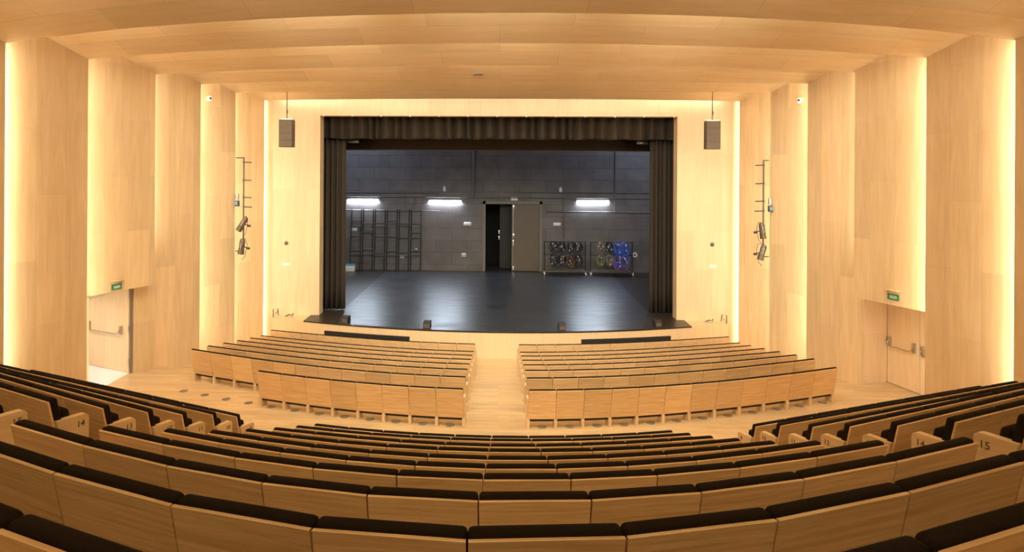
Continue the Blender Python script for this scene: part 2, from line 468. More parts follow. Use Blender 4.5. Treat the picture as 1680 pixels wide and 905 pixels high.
# ------------------------------------------------------------------ structure: stage wall with its opening
OX0, OX1, OT, SY, ST = -6.36, 6.20, 1.815, 23.6, .5
STG = -5.26
def wall_box(lo, hi, name, mat, uvs=1.0):
    mb = MB(); (x0, y0, z0), (x1, y1, z1) = lo, hi
    c = {}
    def q(pts, uv): mb.face([Vector(p) for p in pts], uv)
    q([(x0, y0, z0), (x1, y0, z0), (x1, y0, z1), (x0, y0, z1)], [(x0, z0), (x1, z0), (x1, z1), (x0, z1)])
    q([(x1, y1, z0), (x0, y1, z0), (x0, y1, z1), (x1, y1, z1)], [(x1, z0), (x0, z0), (x0, z1), (x1, z1)])
    q([(x0, y1, z0), (x0, y0, z0), (x0, y0, z1), (x0, y1, z1)], [(y1, z0), (y0, z0), (y0, z1), (y1, z1)])
    q([(x1, y0, z0), (x1, y1, z0), (x1, y1, z1), (x1, y0, z1)], [(y0, z0), (y1, z0), (y1, z1), (y0, z1)])
    q([(x0, y0, z1), (x1, y0, z1), (x1, y1, z1), (x0, y1, z1)], [(x0, y0), (x1, y0), (x1, y1), (x0, y1)])
    q([(x0, y1, z0), (x1, y1, z0), (x1, y0, z0), (x0, y0, z0)], [(x0, y1), (x1, y1), (x1, y0), (x0, y0)])
    return struct(mb.build(name, mat, fix=False))
wall_box((-11.6, SY, ZO - 6.3), (OX0, SY + ST, ZO + TOP), 'wall_proscenium', M['stagewall'])
wall_box((OX1, SY, ZO - 6.3), (11.6, SY + ST, ZO + TOP), 'wall_proscenium', M['stagewall'])
wall_box((OX0, SY, ZO + OT), (OX1, SY + ST, ZO + TOP), 'wall_proscenium', M['stagewall'])
# apron: wooden front and ledge, black boards, vinyl
AP = [(-8.0, 23.35), (-6.65, 22.76), (-5.26, 22.30), (-3.15, 21.88), (-1.5, 21.64), (0, 21.56), (1.5, 21.62), (3.22, 21.86), (4.88, 22.26), (6.46, 22.74), (7.9, 23.3)]
def apy(x):
    for (a, ya), (b, yb) in zip(AP, AP[1:]):
        if a <= x <= b: return ya + (yb - ya) * (x - a) / (b - a)
    return AP[0][1] if x < AP[0][0] else AP[-1][1]
from math import fsum
def smooth_ap(x): return 21.56 + (x + .03) ** 2 / 36.5 - ((x + .03) ** 4) * .00002
xs = [-7.9 + k * (15.75 / 42) for k in range(43)]
mb = MB()
for a, b in zip(xs, xs[1:]):
    ya, yb = smooth_ap(a), smooth_ap(b)
    mb.face([P(a, ya, -6.3), P(b, yb, -6.3), P(b, yb, STG - .02), P(a, ya, STG - .02)], [(0.3, a), (0.3, b), (1.3, b), (1.3, a)])
    mb.face([P(a, ya, STG - .02), P(b, yb, STG - .02), P(b, SY + .02, STG - .02), P(a, SY + .02, STG - .02)], [(ya, a), (yb, b), (SY, b), (SY, a)])
for x in (xs[0], xs[-1]):
    y = smooth_ap(x); mb.face([P(x, y, -6.3), P(x, SY, -6.3), P(x, SY, STG - .02), P(x, y, STG - .02)], [(0, y), (0, SY), (1, SY), (1, y)])
struct(mb.build('wall_apron', M['apron'], fix=False))
# black stage floor
ex0, ex1 = -6.66, 6.47
mb = MB(); xe = [ex0 + k * (ex1 - ex0) / 36 for k in range(37)]
top, bot = STG, STG - .04
for a, b in zip(xe, xe[1:]):
    ya, yb = smooth_ap(a) - .015, smooth_ap(b) - .015
    mb.face([P(a, ya, top), P(b, yb, top), P(b, SY, top), P(a, SY, top)])
    mb.face([P(a, ya, bot), P(b, yb, bot), P(b, yb, top), P(a, ya, top)])
mb.face([P(-10.5, SY, top), P(10.5, SY, top), P(10.5, 34.3, top), P(-10.5, 34.3, top)])
for x in (ex0, ex1): mb.face([P(x, smooth_ap(x) - .015, bot), P(x, SY, bot), P(x, SY, top), P(x, smooth_ap(x) - .015, top)])
struct(mb.build('floor', M['deck'], fix=False))
# vinyl
mb = MB(); zt = STG + .006
xv0a, xv1a, xv0, xv1 = -5.25, 4.74, -5.72, 5.5
xe = [xv0a + k * (xv1a - xv0a) / 24 for k in range(25)]
fr = [P(x, smooth_ap(x) + .04, zt) for x in xe]
poly = fr + [P(xv1, 24.85, zt), P(xv1 + .05, 33.55, zt), P(xv0, 33.55, zt), P(xv0, 24.6, zt)]
n = len(poly); lowp = [p - Vector((0, 0, .005)) for p in poly]
mb.add(poly + lowp, [list(range(n))] + [(k, (k + 1) % n, n + (k + 1) % n, n + k) for k in range(n)])
vf = mb.build('dance_floor_mat', M['dance']); tag(vf, 'blue-black glossy vinyl dance mat covering the middle of the stage boards', 'mat')

# stage house
wall_box((-10.6, 34.2, ZO + STG - .1), (-.72, 34.45, ZO + 7), 'wall_stage_back', M['block'])
wall_box((2.08, 34.2, ZO + STG - .1), (10.6, 34.45, ZO + 7), 'wall_stage_back', M['block'])
wall_box((-.72, 34.2, ZO - 1.78), (2.08, 34.45, ZO + 7), 'wall_stage_back', M['block'])
wall_box((-10.6, 24.1, ZO + STG - .1), (-10.4, 34.3, ZO + 7), 'wall_stage_left', M['block'])
wall_box((10.4, 24.1, ZO + STG - .1), (10.6, 34.3, ZO + 7), 'wall_stage_right', M['block'])
wall_box((-10.6, 24.1, ZO + 6.2), (10.6, 34.4, ZO + 6.4), 'ceiling', M['stageceil'])
wall_box((-10.6, 24.05, ZO + TOP - .2), (10.6, 24.15, ZO + 6.3), 'wall_stage_front', M['stageceil'])
wall_box((-10.6, 24.1, ZO - 5.4), (OX0 - .6, 24.14, ZO + 3.4), 'wall_stage_front', M['stageceil'])
wall_box((OX1 + .6, 24.1, ZO - 5.4), (10.6, 24.14, ZO + 3.4), 'wall_stage_front', M['stageceil'])
# dark vestibule behind the open door leaf
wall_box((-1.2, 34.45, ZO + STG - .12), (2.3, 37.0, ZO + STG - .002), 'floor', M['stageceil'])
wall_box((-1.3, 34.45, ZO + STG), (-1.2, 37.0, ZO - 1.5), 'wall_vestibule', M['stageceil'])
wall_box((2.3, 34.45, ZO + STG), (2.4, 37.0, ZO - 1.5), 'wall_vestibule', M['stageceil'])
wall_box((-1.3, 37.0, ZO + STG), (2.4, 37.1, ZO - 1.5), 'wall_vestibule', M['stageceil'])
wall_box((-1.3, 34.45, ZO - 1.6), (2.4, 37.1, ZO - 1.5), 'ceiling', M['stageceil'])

# door frame and leaves in the back wall
def box_obj(name, lo, hi, mat, parent=None, r=0):
    mb = MB()
    if r: mb.bbox(lo, hi, r)
    else: mb.box(lo, hi)
    return mb.build(name, mat, parent)
BY = 34.2
mb = MB()
mb.box((-.82, BY - .05, ZO + STG), (-.68, BY + .12, ZO - 1.70)); mb.box((2.06, BY - .05, ZO + STG), (2.20, BY + .12, ZO - 1.70)); mb.box((-.82, BY - .05, ZO - 1.84), (2.20, BY + .12, ZO - 1.70))
dfr = mb.build('door_2', M['frame']); struct(dfr)
lf = box_obj('door_leaf', (.72, BY, ZO + STG + .02), (2.05, BY + .06, ZO - 1.86), M['brown'], dfr)
mb = MB(); mb.box((.66, BY - .02, ZO + STG + .02), (.72, BY + .06, ZO - 1.86)); mb.build('door_edge', M['frame'], dfr)
mb = MB(); mb.cyl((.74, BY - .05, ZO - 2.0), (.74, BY - .05, ZO - 3.4), .018); mb.build('shoot_bolt', M['silver'], dfr)
for z in (-1.98, -5.08, -3.42): box_obj('bolt_keep', (.70, BY - .07, ZO + z - .09), (.79, BY - .01, ZO + z + .09), M['silver'], dfr, .01)
box_obj('door_lever', (.715, BY - .08, ZO - 3.95), (.76, BY - .01, ZO - 3.65), M['silver'], dfr, .01)
# inner open leaf seen in the dark doorway
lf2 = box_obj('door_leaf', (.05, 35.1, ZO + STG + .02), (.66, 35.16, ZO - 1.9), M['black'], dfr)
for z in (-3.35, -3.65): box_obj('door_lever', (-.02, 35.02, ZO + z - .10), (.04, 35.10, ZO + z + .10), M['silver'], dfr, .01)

# ------------------------------------------------------------------ exits in the side walls
FLZ = -5.27
# left recess
mb = MB()
def vq(mb, a, b, z0, z1, o=0):
    L_ = math.hypot(b[0] - a[0], b[1] - a[1])
    mb.face([P(a[0], a[1], z0), P(b[0], b[1], z0), P(b[0], b[1], z1), P(a[0], a[1], z1)], [(o, z0), (o + L_, z0), (o + L_, z1), (o, z1)])
vq(mb, (-9.38, 16.83), (-9.288, 16.83), FLZ - .3, LINTEL); vq(mb, (-9.38, 14.4), (-9.38, 15.05), FLZ - .3, LINTEL)
vq(mb, (-9.50, 16.83), (-9.38, 16.83), FLZ - .3, LINTEL)
mb.face([P(-9.9, 14.4, LINTEL), P(-8.7, 14.4, LINTEL), P(-8.4, 16.9, LINTEL), P(-9.9, 16.9, LINTEL)]) if False else None
def soffit(mb, pts): mb.face([P(x, y, LINTEL) for x, y in pts])
soffit(mb, [(-9.78, 14.42), (-9.72, 14.42), (-8.77, 16.8), (-9.288, 16.83), (-9.9, 16.83)])
struct(mb.build('wall_left', M['wall'], fix=False))
# corridor behind
wall_box((-13.2, 13.6, ZO + FLZ - .1), (-9.38, 19.2, ZO + FLZ + .004), 'floor', M['corridor'])
wall_box((-13.3, 13.6, ZO + FLZ), (-13.2, 19.2, ZO - 3.03), 'wall_corridor', M['corrwall'])
wall_box((-13.2, 19.2, ZO + FLZ), (-9.4, 19.3, ZO - 3.03), 'wall_corridor', M['corrwall'])
wall_box((-13.2, 13.5, ZO + FLZ), (-9.45, 13.6, ZO - 3.03), 'wall_corridor', M['corrwall'])
wall_box((-13.2, 13.6, ZO - 3.12), (-9.5, 19.2, ZO - 3.03), 'ceiling', M['corrwall'])
area('corridor_light', P(-11.4, 16.0, -3.16), (0, 0, -1), 1.2, .6, 90, (1, .92, .80), roll_axis=(1, 0, 0)).data.energy = 45
# open leaf with push bar
def push_bar(parent, L_, z, flip=1):
    """bar across a leaf, in the leaf's own frame: x along the leaf, -y faces the viewer"""
    mb = MB()
    x0, x1 = .10, L_ - .12
    mb.tube([(x0, -.04, z + .10), (x0, -.10, z + .02), (x0 + .04, -.12, z - .04), (x1 - .06, -.12, z - .04), (x1, -.10, z + .02), (x1, -.04, z + .10)], .014, 8)
    mb.build('push_bar', M['steel'], parent)
    for x in (x0, x1): box_obj('bar_housing', (x - .035, -.07, z - .07), (x + .035, 0, z + .16), M['steel'], parent, .012)
ld = empty('door_3', P(-9.40, 16.74, FLZ)); ld['kind'] = 'structure'
ang = math.atan2(17.43 - 16.74, -10.98 + 9.40)       # leaf runs outwards from the hinge
ld.rotation_euler = (0, 0, ang + PI)
mb = MB(); v = [(-1.62, 0, .012), (0, 0, .012), (0, 0, 2.24), (-1.62, 0, 2.24)]
mb.face(v, [(p[0], p[2]) for p in v]); w = [(x, .05, z) for x, y, z in v]; mb.face(w, [(p[0], p[2]) for p in w])
for a, b in ((0, 1), (1, 2), (2, 3), (3, 0)): mb.face([v[a], v[b], w[b], w[a]], [(0, 0), (0, 1), (.05, 1), (.05, 0)])
leaf = mb.build('door_leaf', M['door'], ld)
pb = empty('bar', (-1.60, 0, 0)); pb.parent = ld; pb.name = 'panic_bar'
push_bar(pb, 1.46, 1.02)
for z in (.28, 1.12, 2.0): box_obj('hinge', (.0, -.03, z - .09), (.05, .03, z + .09), M['steel'], ld, .008)
mb = MB(); mb.box((.05, -.005, 0), (.07, .06, 2.24)); mb.build('door_gasket', M['frame'], ld)
# right recess with the closed pair
mb = MB()
A_, B_ = (9.68, 17.05), (10.38, 14.25)
vq(mb, (8.992, 16.83), A_, FLZ - .3, LINTEL)
soffit(mb, [(9.27, 14.22), (10.4, 14.22), (9.68, 17.05), (8.992, 16.83), (8.45, 16.26)])
vq(mb, (9.68 + .28 * 2.02, 17.05 - .97 * 2.02), B_, FLZ - .3, LINTEL)
struct(mb.build('wall_right', M['stagewall'], fix=False))
dx = Vector((B_[0] - A_[0], B_[1] - A_[1], 0)).normalized(); ang = math.atan2(dx.y, dx.x)
rd = empty('door_4', P(A_[0], A_[1], FLZ), ang); rd['kind'] = 'structure'
for k in range(2):
    x0 = .01 + k * .95; mb = MB(); v = [(x0, 0, .012), (x0 + .935, 0, .012), (x0 + .935, 0, 2.24), (x0, 0, 2.24)]
    mb.face(v, [(p[0] + k, p[2]) for p in v]); w = [(x, .05, z) for x, y, z in v]; mb.face(w, [(p[0], p[2]) for p in w])
    for a, b in ((0, 1), (1, 2), (2, 3), (3, 0)): mb.face([v[a], v[b], w[b], w[a]], [(0, 0), (0, 1), (.05, 1), (.05, 0)])
    mb.build('door_leaf', M['door'], rd)
    pb = empty('panic_bar', (x0, 0, 0)); pb.parent = rd
    push_bar(pb, .93, 1.0)
# SALIDA signs over the exits
sal = text_mesh('SALIDA', .13, .002)
def exit_sign(x, y, z, ang, label):
    r = empty('exit_sign', P(x, y, z), ang)
    box_obj('sign_plate', (-.20, -.035, -.085), (.20, -.02, .085), M['green'], r)
    box_obj('light_bar', (-.22, -.13, .17), (.22, .0, .20), M['sidewood'], r, .006)
    box_obj('bracket', (-.16, -.03, .08), (.16, -.015, .18), M['sidewood'], r)
    o = bpy.data.objects.new('lettering', sal.copy()); o.data.materials.clear(); o.data.materials.append(M['signwhite']); COL.objects.link(o); o.parent = r
    o.location = (.01, -.038, -.005); o.rotation_euler = (PI / 2, 0, 0); o.scale = (.62, .9, 1)
    r.scale = (.68, .8, .8)
    tag(r, label, 'exit sign')
exit_sign(-9.17, 15.77, -2.90, math.atan2(2.4, .95), 'green SALIDA exit sign with light bar on wall above the open exit door')
exit_sign(8.83, 15.30, -2.83, math.atan2(-2.06, .82), 'green SALIDA exit sign with light bar on wall above the closed exit doors')

# ------------------------------------------------------------------ seats
W = .56
def seat_proto():
    r = empty('auditorium_seat', (0, 0, 0))
    x = W / 2 - .003
    mb = MB()          # reclined back board
    prof = [(0, .797), (.003, .80), (.016, .80), (.018, .797), (.148, .19), (.128, .19)]
    mb.prism(prof, -x, x); mb.build('back_panel', M['seatwood'], r)
    mb = MB()
    bm = bmesh.new(); bmesh.ops.create_cube(bm, size=1)
    for v in bm.verts:
        X, Y, Z = v.co; z = .28 + (Z + .5) * (.817 - .28)
        y = .018 + (.80 - z) * .213 + (Y + .5) * .07 + .001
        v.co = Vector((X * 2 * (x - .001), y, z))
    bmesh.ops.bevel(bm, geom=list(bm.edges), offset=.020, segments=3, profile=.5, affect='EDGES')
    mb.bm(bm, None, True); mb.build('back_cushion', M['fabric'], r)
    mb = MB(); mb.bbox((-.235, -.045, -.215), (.235, .045, .215), .03, 3, Matrix.Translation((0, .205, .465)) @ Matrix.Rotation(.16, 4, 'X')); mb.build('seat_cushion', M['fabric'], r)     # tipped up
    mb = MB(); mb.box((-.238, .16, .135), (.238, .27, .27)); mb.build('seat_base', M['base'], r)
    side_mesh(r, -W / 2)
    return r
def side_prof():
    p = [(.13, 0), (.33, 0), (.335, .57)]
    for k in range(5):
        a = k / 4 * PI / 2; p.append((.295 + .04 * math.cos(a), .58 + .04 * math.sin(a)))
    p += [(.06, .625), (.152, .19), (.13, .185)]
    return p
def side_mesh(r, x):
    mb = MB(); mb.prism(side_prof(), x - .029, x + .029); return mb.build('side_panel', M['sidewood'], r)
proto = seat_proto()
side_right = side_mesh(proto, W / 2); side_right_mesh = side_right.data
bpy.data.objects.remove(side_right)
first = [True]
num_mesh = {}
for n_ in range(9, 17):
    me = text_mesh(str(n_), .075, .0015); me.materials.clear(); me.materials.append(M['number']); num_mesh[n_] = me
ORD = ['first', 'second', 'third', 'fourth', 'fifth', 'sixth', 'seventh', 'eighth', 'ninth', 'tenth', 'eleventh', 'twelfth']
def seat_transform(a, b, z):
    (xa, ya), (xb, yb) = a, b
    L_ = math.hypot(xb - xa, yb - ya)
    return Vector(((xa + xb) / 2, (ya + yb) / 2, z + ZO)), math.atan2(yb - ya, xb - xa), (L_ - .004) / W
def place_seat(a, b, z, label, group, end_right=False, number=None, number_side=0):
    """a is the left and b the right end of the back's top edge, in plan"""
    loc, rz, sx = seat_transform(a, b, z)
    if first[0]: r = proto; first[0] = False
    else: r = copy_tree(proto)
    if end_right:
        o = bpy.data.objects.new('side_panel', side_right_mesh); COL.objects.link(o); o.parent = r
    r.location = loc; r.rotation_euler = (0, 0, rz); r.scale = (sx, 1, 1)
    if number:
        sp = [c for c in r.children if c.name.startswith('side_panel')]
        host = sp[-1] if number_side > 0 else sp[0]
        o = bpy.data.objects.new('row_number', num_mesh[number]); COL.objects.link(o); o.parent = host
        s = number_side
        o.location = (s * (W / 2 + .0300),   .262, .545); o.rotation_euler = (PI / 2, 0, PI / 2 if s > 0 else -PI / 2)
    tag(r, label, 'seat', group)
    return r
ROWN = {17: 'seventeen', 16: 'sixteen', 15: 'fifteen', 14: 'fourteen', 13: 'thirteen', 12: 'twelve', 11: 'eleven', 10: 'ten', 9: 'nine', 8: 'eight'}
pos = [0]
def build_rows():
    place = place_seat
    for row in range(17, 7, -1):
        h = -(CEN[row][1] + LIP)
        for i in range(-5, 5):
            k = i + 5
            lab = f"black-cushioned oak seat, {ORD[k]} from its row's left end, central block, row {ROWN[row]}"
            if row == 17: lab = f"black-cushioned oak seat, {ORD[k]} from left, central block, row nearest the camera"
            place(cen_pt(row, i), cen_pt(row, i + 1), h, lab, f'central block seats, row {ROWN[row]}', end_right=(i == 4))
    for row in range(15, 8, -1):
        h = -(CEN[row][1] + LIP)
        for side in (-1, 1):
            wall = 'left' if side < 0 else 'right'
            for i in range(8):
                a, b = side_pt(row, side, i), side_pt(row, side, i + 1)
                if side < 0: a, b = b, a
                lab = f"black-cushioned oak seat, {ORD[i]} from the aisle, {wall} wall block, row {ROWN[row]}"
                place(a, b, h, lab, f'{wall} wall block seats, row {ROWN[row]}', end_right=(i == 0 if side < 0 else i == 7),
                      number=row if i == 0 else None, number_side=-side)
    for row in (8, 7, 6, 5):
        h = -(FRONT[row][1] + LIP)
        rn = {8: 'backmost', 7: 'second backmost', 6: 'third backmost', 5: 'fourth backmost'}[row]
        for side in (-1, 1):
            wall = 'left' if side < 0 else 'right'
            n = 8 if (row == 8 and side < 0) else 12
            for i in range(n):
                a, b = front_pt(row, side, i), front_pt(row, side, i + 1)
                if side < 0: a, b = b, a
                lab = f"oak-backed seat, {ORD[i]} from centre aisle, {rn} row, {wall} front block"
                place(a, b, h, lab, f'{wall} front block seats, {rn} row', end_right=(i == 0 if side < 0 else i == n - 1))
build_rows()
# the rows nearest the stage, too small to tell apart: one object
def far_rows():
    bm = bmesh.new(); mats = []; 
    parts = [(c.data, c.data.materials[0]) for c in proto.children if not c.name.startswith('row_number')]
    for row in (4, 3, 2, 1):
        h = -(FRONT[row][1] + LIP)
        for side in (-1, 1):
            for i in range(12):
                a, b = front_pt(row, side, i), front_pt(row, side, i + 1)
                if side < 0: a, b = b, a
                loc, rz, sx = seat_transform(a, b, h)
                T = Matrix.Translation(loc) @ Matrix.Rotation(rz, 4, 'Z') @ Matrix.Diagonal((sx, 1, 1, 1))
                pl = parts + ([(side_right_mesh, M['sidewood'])] if (i == 0 if side < 0 else i == 11) else [])
                for me, mt in pl:
                    if mt not in mats: mats.append(mt)
                    n0 = len(bm.verts); f0 = len(bm.faces)
                    bm.from_mesh(me); bm.verts.ensure_lookup_table(); bm.faces.ensure_lookup_table()
                    for v in bm.verts[n0:]: v.co = T @ v.co
                    for f in bm.faces[f0:]: f.material_index = mats.index(mt)
    me = bpy.data.meshes.new('distant_seating'); bm.to_mesh(me); bm.free()
    for mt in mats: me.materials.append(mt)
    try: me.set_sharp_from_angle(angle=math.radians(40))
    except Exception: pass
    o = bpy.data.objects.new('distant_seating', me); COL.objects.link(o)
    tag(o, 'four rows of oak-backed seats nearest the stage on both sides of the aisle', 'seats'); o['kind'] = 'stuff'
far_rows()

# swirl air outlets in the floor under the backmost front row
def diffuser_proto():
    r = empty('floor_air_diffuser', (0, 0, 0))
    mb = MB(); mb.tube([(0, 0, 0), (0, 0, .006)], .095, 24); mb.build('rim', M['vent'], r)
    mb = MB()
    for k in range(12):
        T = Matrix.Rotation(k * PI / 6, 4, 'Z') @ Matrix.Translation((.05, 0, .0085)) @ Matrix.Rotation(.5, 4, 'Z')
        mb.box((-.032, -.005, -.0025), (.032, .005, .0025), T)
    mb.build('vanes', M['steel'], r)
    return r
dp = diffuser_proto(); fd = [True]
def place_diff(x, y, z, label):
    global dp
    r = dp if fd[0] else copy_tree(dp); fd[0] = False
    r.location = P(x, y, z + .001); tag(r, label, 'floor vent', 'round floor air outlets beneath the backmost front row')
for side in (-1, 1):
    for i in range(12):
        a, b = front_pt(8, side, i), front_pt(8, side, i + 1)
        x, y = (a[0] + b[0]) / 2, (a[1] + b[1]) / 2 + .22
        if side < 0 and i >= 8:
            lab = f"round steel floor air outlet in bare floor, {ORD[i - 8]} beyond the short row's end"
        else:
            lab = f"round steel floor air outlet under the {ORD[i]} seat from the aisle, {'left' if side < 0 else 'right'} backmost front row"
        place_diff(x, y, FLZ, lab)

# black rails standing between the front row and the stage
def front_rail(x0, x1, label):
    r = empty('padded_rail', P(0, 0, 0) * 0)
    mb = MB(); pts = []
    n = 8
    for k in range(n):
        a = x0 + (x1 - x0) * k / n; b = x0 + (x1 - x0) * (k + 1) / n
        ya, yb = front_y(1, a) + .16, front_y(1, b) + .16
        T = Matrix.Translation(P((a + b) / 2, (ya + yb) / 2, -5.21)) @ Matrix.Rotation(math.atan2(yb - ya, b - a), 4, 'Z')
        L_ = math.hypot(b - a, yb - ya) / 2 + .002
        mb.box((-L_, -.03, -.20), (L_, .03, -.03), T)
    o = mb.build('rail_board', M['black'], r)
    for t in (.04, .35, .65, .96):
        x = x0 + (x1 - x0) * t; y = front_y(1, x) + .16
        mb = MB(); mb.box((x - .02, y + .03, ZO - 6.13), (x + .02, y + .07, ZO - 5.27)); mb.build('post', M['black'], r)
    r.location = (0, 0, 0)
    tag(r, label, 'rail')
front_rail(-5.55, -2.75, 'long low black rail before the stage, on the ladder frames side')
front_rail(2.55, 5.4, 'long low black rail before the stage, on the cable carts side')

# ------------------------------------------------------------------ drapes
def pleated(name, x0, x1, z0, z1, y, amp, wl, n_per=10, seed=1, mat='curtain', wob=.0, horizontal=True):
    rnd = random.Random(seed); mb = MB()
    xs_ = []; x = x0; ph = 0
    L_ = x1 - x0; N_ = int(L_ / wl * n_per)
    offs = []; p = 0
    widths = []
    while sum(widths) < L_: widths.append(wl * rnd.uniform(.6, 1.4))
    sc = L_ / sum(widths); widths = [w_ * sc for w_ in widths]
    cx = [x0]
    for w_ in widths: cx.append(cx[-1] + w_)
    prof = []
    for a, b in zip(cx, cx[1:]):
        am = amp * rnd.uniform(.6, 1.2)
        for k in range(n_per):
            t = k / n_per; prof.append((a + (b - a) * t, y - am * (.5 - .5 * math.cos(2 * PI * t)) ** .8))
    prof.append((x1, y))
    rows_ = 7; V = []; F = []
    for j in range(rows_ + 1):
        t = j / rows_
        for k, (px_, py_) in enumerate(prof):
            sp = 1 + .5 * (1 - t) if wob else 1
            dz = (wob * math.sin(px_ * 5.3 + seed) * .5 if (wob and j == 0) else 0)
            V.append((px_ + (wob * .4 * math.sin(px_ * 9 + j * .6) * (1 - t) if wob else 0), y + (py_ - y) * (1.15 - .3 * t), ZO + z0 + (z1 - z0) * t + dz))
    m_ = len(prof)
    for j in range(rows_):
        for k in range(m_ - 1): F.append((j * m_ + k, j * m_ + k + 1, (j + 1) * m_ + k + 1, (j + 1) * m_ + k))
    mb.add(V, F, True)
    o = mb.build(name, M[mat], fix=False)
    md = o.modifiers.new('thickness', 'SOLIDIFY'); md.thickness = .012
    return o
vz = empty('stage_valance', (0, 0, 0))
o = pleated('pleated_drape', OX0 - .2, OX1 + .2, 1.03, 1.95, 24.42, .24, .36, seed=3, wob=.03); o.parent = vz
mb = MB(); mb.cyl(P(OX0 - .2, 24.42, 1.97), P(OX1 + .2, 24.42, 1.97), .025); mb.build('batten', M['black'], vz)
for k in range(13):
    x = OX0 + .12 + k * (OX1 - OX0 - .24) / 12
    mb = MB(); mb.bbox((x - .022, SY - .012, ZO + OT - .035), (x + .022, SY + .06, ZO + OT + .005), .006); mb.build('hanging_hook', M['silver'], vz)
tag(vz, 'short pleated black velvet valance hanging across the top of the stage opening', 'valance')
o = pleated('stage_curtain', -6.80, -5.66, STG + .03, 1.05, 24.62, .16, .17, seed=5)
tag(o, 'gathered black leg curtain beside the ladder frames at one edge of the stage', 'curtain')
o = pleated('stage_curtain', 5.48, 6.62, STG + .03, 1.05, 24.62, .16, .17, seed=9)
tag(o, 'gathered black leg curtain beside the cable carts at one edge of the stage', 'curtain')
bz = empty('stage_border', (0, 0, 0))
mb = MB(); mb.box((-8, 26.46, ZO + .70), (8, 26.5, ZO + 6.19)); mb.build('border_cloth', M['curtain'], bz)
mb = MB(); mb.cyl(P(-8, 26.48, .69), P(8, 26.48, .69), .02); mb.build('hem_pipe', M['darksteel'], bz)
tag(bz, 'flat dark border cloth hung behind the pleated valance above the stage', 'border')

# ------------------------------------------------------------------ stage fittings
def tube_light(x0, x1, z, label):
    r = empty('tube_light', P((x0 + x1) / 2, BY, z)); h = (x1 - x0) / 2
    box_obj('housing', (-h, -.06, .0), (h, 0, .075), M['white'], r, .01)
    mb = MB(); mb.tube([(-h + .02, -.05, -.03), (h - .02, -.05, -.03)], .028, 12); mb.build('lamp_tube', M['tube'], r)
    mb = MB(); mb.box((-h, -.075, -.05), (-h + .03, -.02, .01)); mb.box((h - .03, -.075, -.05), (h, -.02, .01)); mb.build('lamp_holder', M['white'], r)
    tag(r, label, 'tube light')
tube_light(-7.79, -6.16, -1.68, 'lit tube light on the black wall above the ladder frames')
tube_light(-3.6, -1.91, -1.71, 'lit tube light on the black wall between the ladder frames and the door')
tube_light(3.93, 5.58, -1.66, 'lit tube light on the black wall above the cable carts')
def pipe(name, pts, r, label, n=8):
    mb = MB(); mb.tube([P(*p) for p in pts], r, n); o = mb.build(name, M['duct']); tag(o, label, 'pipe')
yp = BY - .06
pipe('conduit', [(-10.3, yp, -1.28), (-3.0, yp, -1.30)], .03, 'thin horizontal conduit above the two tube lights by the ladder frames')
pipe('conduit', [(-10.3, yp, -1.50), (-.9, yp, -1.52), (10.3, yp, -1.50)], .022, 'long thin horizontal conduit running just above all three tube lights')
pipe('conduit', [(-1.31, yp, 5), (-1.31, yp, -1.5)], .055, 'upright pipe on the black wall left of the stage door')
pipe('conduit', [(5.86, yp, 5), (5.86, yp, -2.2)], .03, 'upright conduit on the black wall above the blue cables')
pipe('conduit', [(-10.3, yp, -2.18), (-3.0, yp, -2.22)], .025, 'thin horizontal conduit at the top of the ladder frames')
pipe('conduit', [(2.4, yp, -2.2), (10.3, yp, -2.22)], .035, 'horizontal conduit below the tube light over the cable carts')
pipe('conduit', [(3.3, yp, -1.5), (3.3, yp, -3.5)], .025, 'thin upright conduit above the black cables')
pipe('conduit', [(1.0, yp, -1.24), (10.3, yp, -1.22)], .02, 'thin upper conduit right of the stage door')
pipe('conduit', [(-4.3, yp, -1.5), (-4.3, yp, -2.2)], .022, 'short upright conduit beside the middle tube light')
def fixture(name, x, z, w, h, label, cat, mat='white', d=.08, r=.015):
    t = empty(name, P(x, BY, z))
    box_obj('body', (-w / 2, -d, -h / 2), (w / 2, 0, h / 2), M[mat], t, r)
    tag(t, label, cat); return t
fx = fixture('emergency_light', -1.6, -2.86, .38, .17, 'white emergency light box on the black wall left of the stage door', 'emergency light')
box_obj('diffuser', (-.16, -.1, -.06), (.16, -.075, .06), M['white'], fx, .01)
fx = fixture('emergency_light', 2.95, -2.84, .38, .17, 'white emergency light box on the black wall right of the stage door', 'emergency light')
box_obj('diffuser', (-.16, -.1, -.06), (.16, -.075, .06), M['white'], fx, .01)
fx = fixture('door_sign', .78, -1.57, .34, .18, 'small white sign above the stage door', 'sign', d=.05)
for x, lab in ((-2.79, 'white oval speaker on black wall above the middle tube light'), (3.12, 'white oval speaker on black wall above the cable carts')):
    t = empty('wall_speaker', P(x, BY, -1.10))
    mb = MB(); bm = bmesh.new(); bmesh.ops.create_uvsphere(bm, u_segments=16, v_segments=10, radius=1)
    mb.bm(bm, Matrix.Diagonal((.085, .09, .15, 1)), True); mb.build('shell', M['white'], t)
    box_obj('wall_bracket', (-.03, -.02, -.05), (.03, .0, .05), M['black'], t); tag(t, lab, 'speaker')
fx = fixture('socket_box', -1.78, -4.45, .22, .16, 'white double socket box low on the wall left of the stage door', 'socket')
for x in (-.05, .05): box_obj('socket', (x - .03, -.09, -.03), (x + .03, -.08, .03), M['frame'], fx)
fx = fixture('socket_box', -4.95, -4.58, .20, .12, 'white socket box low behind the fifth ladder frame', 'socket')
box_obj('socket', (-.05, -.09, -.02), (.05, -.08, .02), M['frame'], fx)
fx = fixture('wall_switch', -4.22, -4.2, .08, .13, 'small white switch behind the last ladder frame', 'switch')
box_obj('rocker', (-.02, -.09, -.04), (.02, -.08, .04), M['frame'], fx)
